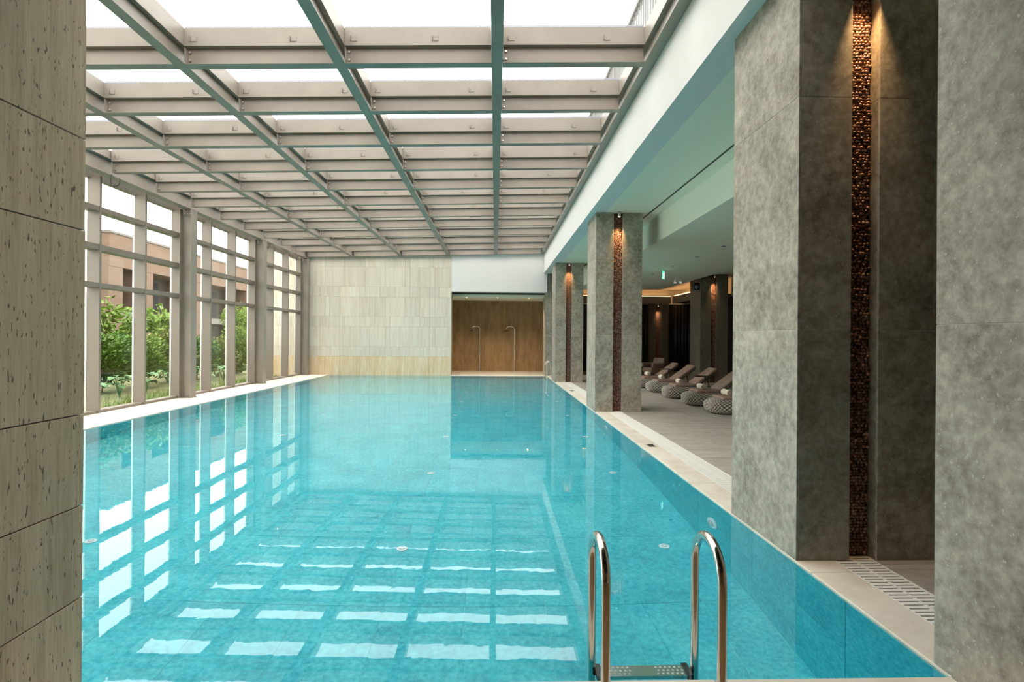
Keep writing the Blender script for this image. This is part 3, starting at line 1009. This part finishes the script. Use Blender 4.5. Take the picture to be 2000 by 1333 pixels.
def make_lounger():
    root = empty('sun_lounger', (0, 0, 0))
    inst(make_pod(), 'wicker_base', (0, 0, 0), root)
    vs, fs = pad(.64, .62, .085)
    MB().add([(x + .22, y, z + .30) for x, y, z in vs], fs).build('seat_cushion', 'cushion', root, True)
    vs, fs = pad(.74, .60, .085)
    ca, sa = math.cos(math.radians(36)), math.sin(math.radians(36))
    MB().add([(.80 + x * ca - z * sa, y, .335 + x * sa + z * ca) for x, y, z in vs], fs).build('backrest_cushion', 'cushion', root, True)
    fr = MB()
    for y in (-.26, .26):
        fr.tube([(.82, y, .31), (.82 + .70 * ca, y, .31 + .70 * sa)], .014, 8)
    fr.tube([(1.30, -.26, .66), (1.30, .26, .66)], .012, 8)
    fr.tube([(1.12, -.24, .53), (1.20, -.24, .16)], .012, 8).tube([(1.12, .24, .53), (1.20, .24, .16)], .012, 8)
    fr.build('backrest_frame', 'table', root)
    return root
def make_towel():
    root = empty('rolled_towel', (0, 0, 0))
    n = 28
    MB().tube([(0, -.17, 0), (0, -.165, 0), (0, .165, 0), (0, .17, 0)], [.060, .066, .066, .060], n).build('roll', 'towel', root, True)
    for e in (-1, 1):
        pts = []
        for k in range(40):
            a = k * .45
            r = .008 + .0030 * a
            pts.append((r * math.cos(a), e * .172, r * math.sin(a)))
        MB().tube(pts, .0035, 6).build('spiral_edge', 'cushion', root, True)
    return root
LY = [12.1, 13.6, 15.25, 16.9, 18.45]
who = ['nearest, cut by the big column', 'second nearest in the row', 'third of five in the row', 'second farthest in the row', 'farthest, cut by the middle column']
proto_l, proto_t = make_lounger(), make_towel()
for i, Y in enumerate(LY):
    l = proto_l if i == 0 else copy_tree(proto_l)
    l.location = (4.60, Y, 0)
    l.rotation_euler = (0, 0, random.uniform(-.02, .02))
    tag(l, f'brown cushioned lounger on a round woven base, {who[i]}', 'sun lounger', 'sun loungers beside the pool')
for i, Y in enumerate(LY):
    t = proto_t if i == 0 else copy_tree(proto_t)
    t.location = (5.04, Y, .452)
    t.rotation_euler = (0, 0, random.uniform(-.12, .12))
    tag(t, f'rolled cream towel on the lounger that is {who[i]}', 'towel', 'rolled towels on the loungers')
def side_table(X, Y, label):
    root = empty('side_table', (X, Y, 0))
    tag(root, label, 'table', 'side tables between the loungers')
    MB().bbox(X - .20, Y - .17, .640, X + .16, Y + .17, .662, .004).build('table_top', 'table', root)
    MB().tube([(X + .12, Y, .015), (X + .12, Y, .64)], .018, 12).build('stem', 'table', root, True)
    MB().bbox(X - .16, Y - .14, 0, X + .16, Y + .14, .018, .004).build('foot', 'table', root)
side_table(5.38, 17.68, 'slim bronze side table between the two farthest loungers')
side_table(5.32, 14.43, 'slim bronze side table between the second and third loungers')

def armchair(X, Y, rz, col, label):
    root = empty('armchair', (X, Y, 0), rz)
    tag(root, label, 'armchair', 'dim armchairs at the rear of the lounge')
    for sx, sy in ((-1, -1), (1, -1), (1, 1), (-1, 1)):
        MB().tube([(sx * .28, sy * .28, 0), (sx * .26, sy * .26, .22)], .018, 8).local('leg', 'black', root)
    vs, fs = pad(.66, .62, .20)
    MB().add([(x - .33, y, z + .22) for x, y, z in vs], fs).local('seat', col, root, True)
    vs, fs = pad(.42, .66, .13)
    MB().add([(.22 + z * .9 + x * .2, y, .40 + x) for x, y, z in vs], fs).local('backrest', col, root, True)
    for s in (-1, 1):
        vs, fs = pad(.62, .12, .20)
        MB().add([(x - .32, y + s * .33, z + .42) for x, y, z in vs], fs).local('armrest', col, root, True)
M['rust'] = plain('rust_fabric', (.24, .09, .035), 0.8)
armchair(6.55, 23.2, .4, 'cushion', 'dim brown armchair behind the farthest lounger')
armchair(6.3, 25.6, -.3, 'rust', 'rust coloured armchair near the rear wall')

# ------------------------------------------------------------------ ceiling fittings of the lounge
ex = empty('exit_sign', (5.25, 17.5, 3.78), math.radians(62))
tag(ex, 'small green and white exit sign hanging from the lounge ceiling', 'sign')
MB().box(-.16, -.012, -.30, .16, .012, -.06).local('panel', 'exitgreen', ex)
MB().box(-.10, -.006, -.06, -.09, .006, 0).box(.09, -.006, -.06, .10, .006, 0).local('hanger', 'bolt', ex)
pic = MB()
pic.box(.03, -.016, -.28, .12, -.012, -.08)
pic.obox((-.05, -.014, -.12), (.035, .004, .035), (0, 0, 0)).obox((-.055, -.014, -.18), (.03, .004, .09), (0, .4, 0))
pic.obox((-.085, -.014, -.25), (.02, .004, .08), (0, .8, 0)).obox((-.02, -.014, -.245), (.02, .004, .09), (0, -.5, 0)).obox((-.05, -.014, -.165), (.11, .004, .018), (0, -.3, 0))
pic.local('running_figure_mark', 'exitwhite', ex)
em = empty('emergency_light', (6.60, 20.2, 3.78))
tag(em, 'white twin head emergency light on the lounge ceiling', 'lamp')
MB().box(-.10, -.04, -.05, .10, .04, 0).local('body', 'inlet', em)
for s in (-1, 1):
    h = MB().lathe([(.03, 0), (.055, -.04), (.055, -.09)], 16, (s * .10, 0, -.05)).local('lamp_head', 'inlet', em, True)
    MB().lathe([(.050, -.094), (.050, -.091)], 16, (s * .10, 0, -.05)).local('lens', 'emerg', h)
sp = empty('loudspeaker', (7.40, 20.62, 3.55))
tag(sp, 'small black loudspeaker on the side of the column behind the loungers', 'speaker')
MB().bbox(-.10, -.10, -.14, .10, .10, .14, .012).local('cabinet', 'black', sp)
MB().tube([(0, -.10, -.03), (0, -.106, -.03)], .07, 20).local('cone', 'cap', sp, True)
MB().box(.10, -.02, -.03, .138, .02, .03).local('wall_bracket', 'black', sp)
for k, (X, Y) in enumerate(((5.32, 13.0), (5.32, 14.73), (5.27, 16.64), (5.29, 18.8))):
    root = empty('ceiling_downlight', (X, Y, 3.78))
    tag(root, f'small dark recessed downlight in the lowered ceiling, {ordw[k]} of the row', 'lamp', 'recessed ceiling downlights')
    MB().lathe([(.045, -.004), (.055, -.004), (.055, -.0005)], 16).local('ring', 'cap', root)
    MB().lathe([(.040, -.005), (.040, -.0042)], 16).local('lens', 'black', root)

# ------------------------------------------------------------------ garden and building outside
gr = box(-70, -10, -.4, XGL - .1, 95, -.10).build('ground', 'lawn')
tag(gr, 'pale dry lawn outside the glass wall', 'lawn', kind='structure')

def leaf(mb, p, d, n, L_, w):
    d = d.normalized()
    s = d.cross(n)
    if s.length < 1e-4: s = Vector((1, 0, 0))
    s.normalize()
    n = s.cross(d)
    m = p + d * L_ * .5 + n * L_ * .06
    mb.add([p, m + s * w, p + d * L_ - n * L_ * .08, m - s * w], [(0, 1, 2, 3)])
def rvec():
    while True:
        v = Vector((random.uniform(-1, 1), random.uniform(-1, 1), random.uniform(-1, 1)))
        if .05 < v.length < 1: return v
def shrub(X, Y, rx, ry, zt, mat, n, ll, label, z0=.05, name='garden_shrub', droop=0.0, trunk=.02):
    root = empty(name, (X, Y, -.10))
    tag(root, label, 'shrub' if name == 'garden_shrub' else 'tree', 'garden plants outside the glass')
    cz, rz = (zt + z0) / 2, (zt - z0) / 2
    mb = MB()
    clumps = [(rvec().normalized() * random.uniform(.25, .9)) for _ in range(30)]
    for _ in range(int(n * 2.0)):
        c = random.choice(clumps)
        v = c + rvec() * .5
        if v.length > 1.12: v = v.normalized() * 1.08
        p = Vector((X + v.x * rx, Y + v.y * ry, cz + v.z * rz))
        d = Vector((v.x, v.y, .35 - droop)) + rvec() * .8
        leaf(mb, p, d, rvec(), ll * random.uniform(.6, 1.3), ll * random.uniform(.22, .36))
    mb.build('foliage', mat, root)
    st = MB()
    for k in range(5):
        a = k * 1.257
        st.tube([(X + .05 * math.cos(a), Y + .05 * math.sin(a), -.12), (X + .3 * rx * math.cos(a), Y + .3 * ry * math.sin(a), cz), (X + .5 * rx * math.cos(a), Y + .5 * ry * math.sin(a), cz + rz * .6)], [trunk, trunk * .8, trunk * .4], 6)
    st.build('stems', 'bark', root)
shrub(-11.6, 16.9, .8, .80, 1.78, 'leaf_a', 2900, .13, 'dense dark green bush behind the first wide pane')
shrub(-11.6, 18.65, .8, .80, 1.66, 'leaf_b', 2600, .12, 'yellow green bush beside the dense dark bush')
shrub(-11.6, 20.4, .8, .80, 1.70, 'leaf_d', 2600, .11, 'rusty green bush seen left of the bolted steel post')
shrub(-11.6, 22.15, .8, .80, 1.60, 'leaf_a', 2300, .12, 'dark green bush just right of the bolted steel post')
shrub(-11.6, 23.9, .8, .76, 1.55, 'leaf_d', 2200, .10, 'thin rusty bush in the middle of the second bay')
shrub(-11.6, 25.75, .8, .78, 1.95, 'leaf_b', 2800, .11, 'bright green bush near the travertine wall end')
shrub(-13.2, 19.2, .45, .8, 3.05, 'leaf_b', 260, .22, 'tall sparse bamboo reaching above the dense dark bush', 1.2, 'bamboo_clump', .7)
shrub(-13.2, 21.2, .45, .5, 2.95, 'leaf_b', 170, .26, 'drooping slender bamboo at the right edge of the first wide pane', 1.2, 'bamboo_clump', .9)
shrub(-13.2, 22.9, .4, .5, 2.8, 'leaf_b', 140, .26, 'thin drooping bamboo in front of the dark porch', 1.2, 'bamboo_clump', .9)
shrub(-13.6, 30.3, .75, .75, 3.3, 'leaf_b', 1500, .12, 'small tree with yellow green crown behind the second bay', 1.75, 'small_tree', .2, .05)
shrub(-11.6, 14.9, .8, .8, 1.9, 'leaf_a', 1500, .13, 'green bush at the left edge beside the travertine wall end')
shrub(-11.6, 12.6, .8, .9, 1.8, 'leaf_a', 1200, .13, 'green bush outside the near end of the glass wall')

def bigleaf(X, Y, n, size, mat, label):
    root = empty('broadleaf_plant', (X, Y, -.10))
    tag(root, label, 'plant', 'broadleaf plants by the glass')
    for k in range(n):
        a = 2 * PI * k / n + random.uniform(-.4, .4)
        d = Vector((math.cos(a), math.sin(a), 0))
        z = random.uniform(.18, .50)
        rr = random.uniform(.06, .22)
        p = Vector((X, Y, 0)) + d * rr + Vector((0, 0, z))
        L_ = size * random.uniform(.7, 1.2)
        s = Vector((-d.y, d.x, 0))
        vs = []
        for t, w, zz in ((0, .10, 0), (.2, .42, .05), (.5, .46, .05), (.8, .26, -.04), (1, .02, -.16)):
            c = p + d * L_ * t + Vector((0, 0, zz * L_ * 1.6))
            vs += [c - s * w * L_ + Vector((0, 0, .06 * L_)), c, c + s * w * L_ + Vector((0, 0, .06 * L_))]
        fs = []
        for i in range(4):
            fs += [(3 * i, 3 * i + 1, 3 * i + 4, 3 * i + 3), (3 * i + 1, 3 * i + 2, 3 * i + 5, 3 * i + 4)]
        lf = MB().add(vs, fs).build('large_leaf', mat, root, True)
        MB().tube([(X, Y, -.10), tuple(p)], .008, 5).build('leaf_stalk', 'leaf_c', lf)
bl = ['broadleaf plant low at the left of the first wide pane', 'broadleaf plant in the middle of the first wide pane', 'broadleaf plant at the right of the first wide pane', 'broadleaf plant low in the second pane of the first bay', 'broadleaf plant at the foot of the dark bush right of the bolted post', 'broadleaf plant low in the middle of the second bay']
for (X, Y), lb in zip(((-10.15, 14.4), (-10.15, 15.55), (-10.15, 16.7), (-10.15, 18.0), (-10.15, 19.9), (-10.15, 21.4)), bl):
    bigleaf(X, Y, 12, .27, 'leaf_c', lb)
gm = MB()
for _ in range(5200):
    X = random.uniform(-9.5, -8.8)
    Y = random.uniform(10, 23.6)
    h = random.uniform(.08, .34) * (1 if X < -9.4 else .6)
    p = Vector((X, Y, -.10))
    a = random.uniform(0, 2 * PI)
    lean = Vector((math.cos(a), math.sin(a), 0)) * h * .5
    w = Vector((-math.sin(a), math.cos(a), 0)) * .008
    gm.add([p - w, p + w, p + lean + Vector((0, 0, h))], [(0, 1, 2)])
tag(gm.build('grass_tufts', 'grass'), 'loose tufts of tall grass along the foot of the bushes', 'grass', kind='stuff')

bd = empty('building', (-20, 30, -.1))
tag(bd, 'pink tan flat roofed building with dark recessed openings across the garden', 'building')
XB, YB, ZB = -18.0, 26.8, 6.4
box(XB - 8, YB, 4.85, XB, 92, ZB).build('upper_wall', 'bldg', bd)
box(XB - 8, YB - .02, -.1, XB - .02, YB + 1.0, 4.85).build('corner_wall', 'bldg', bd)
box(XB - 8, YB + .98, -.1, XB - 1.6, 92, 4.86).build('rear_wall', 'bldgdark', bd)
box(XB - 8.1, YB - .06, ZB, XB + .06, 92.1, ZB + .10).build('parapet_cap', 'bldggrey', bd)
ys = [(YB + 2.2, YB + 3.4), (YB + 7.5, YB + 9.5), (YB + 14.5, YB + 17.5), (YB + 24, YB + 27), (YB + 36, YB + 39), (YB + 50, YB + 54)]
for a, b in ys:
    box(XB - 1.6, a, -.1, XB - .02, b, 4.85).build('pier', 'bldg', bd)
prev = YB + 1.0
for a, b in ys:
    box(XB - 1.5, prev, 2.35, XB - .10, a, 2.70).build('balcony_slab', 'bldggrey', bd)
    w_ = box(XB - 1.62, prev + (a - prev) * .25, 2.9, XB - 1.55, prev + (a - prev) * .75, 4.6).build('window', 'bglass', bd)
    box(XB - 1.56, prev + (a - prev) * .49, 2.9, XB - 1.53, prev + (a - prev) * .51, 4.6).build('window_bar', 'bldggrey', w_)
    prev = b
tag(box(XB - 10, YB - 9, -.1, XB - 6, YB - .1, 6.2).build('building_annex', 'bldg'), 'lower pink tan annex beside the flat roofed building', 'building')
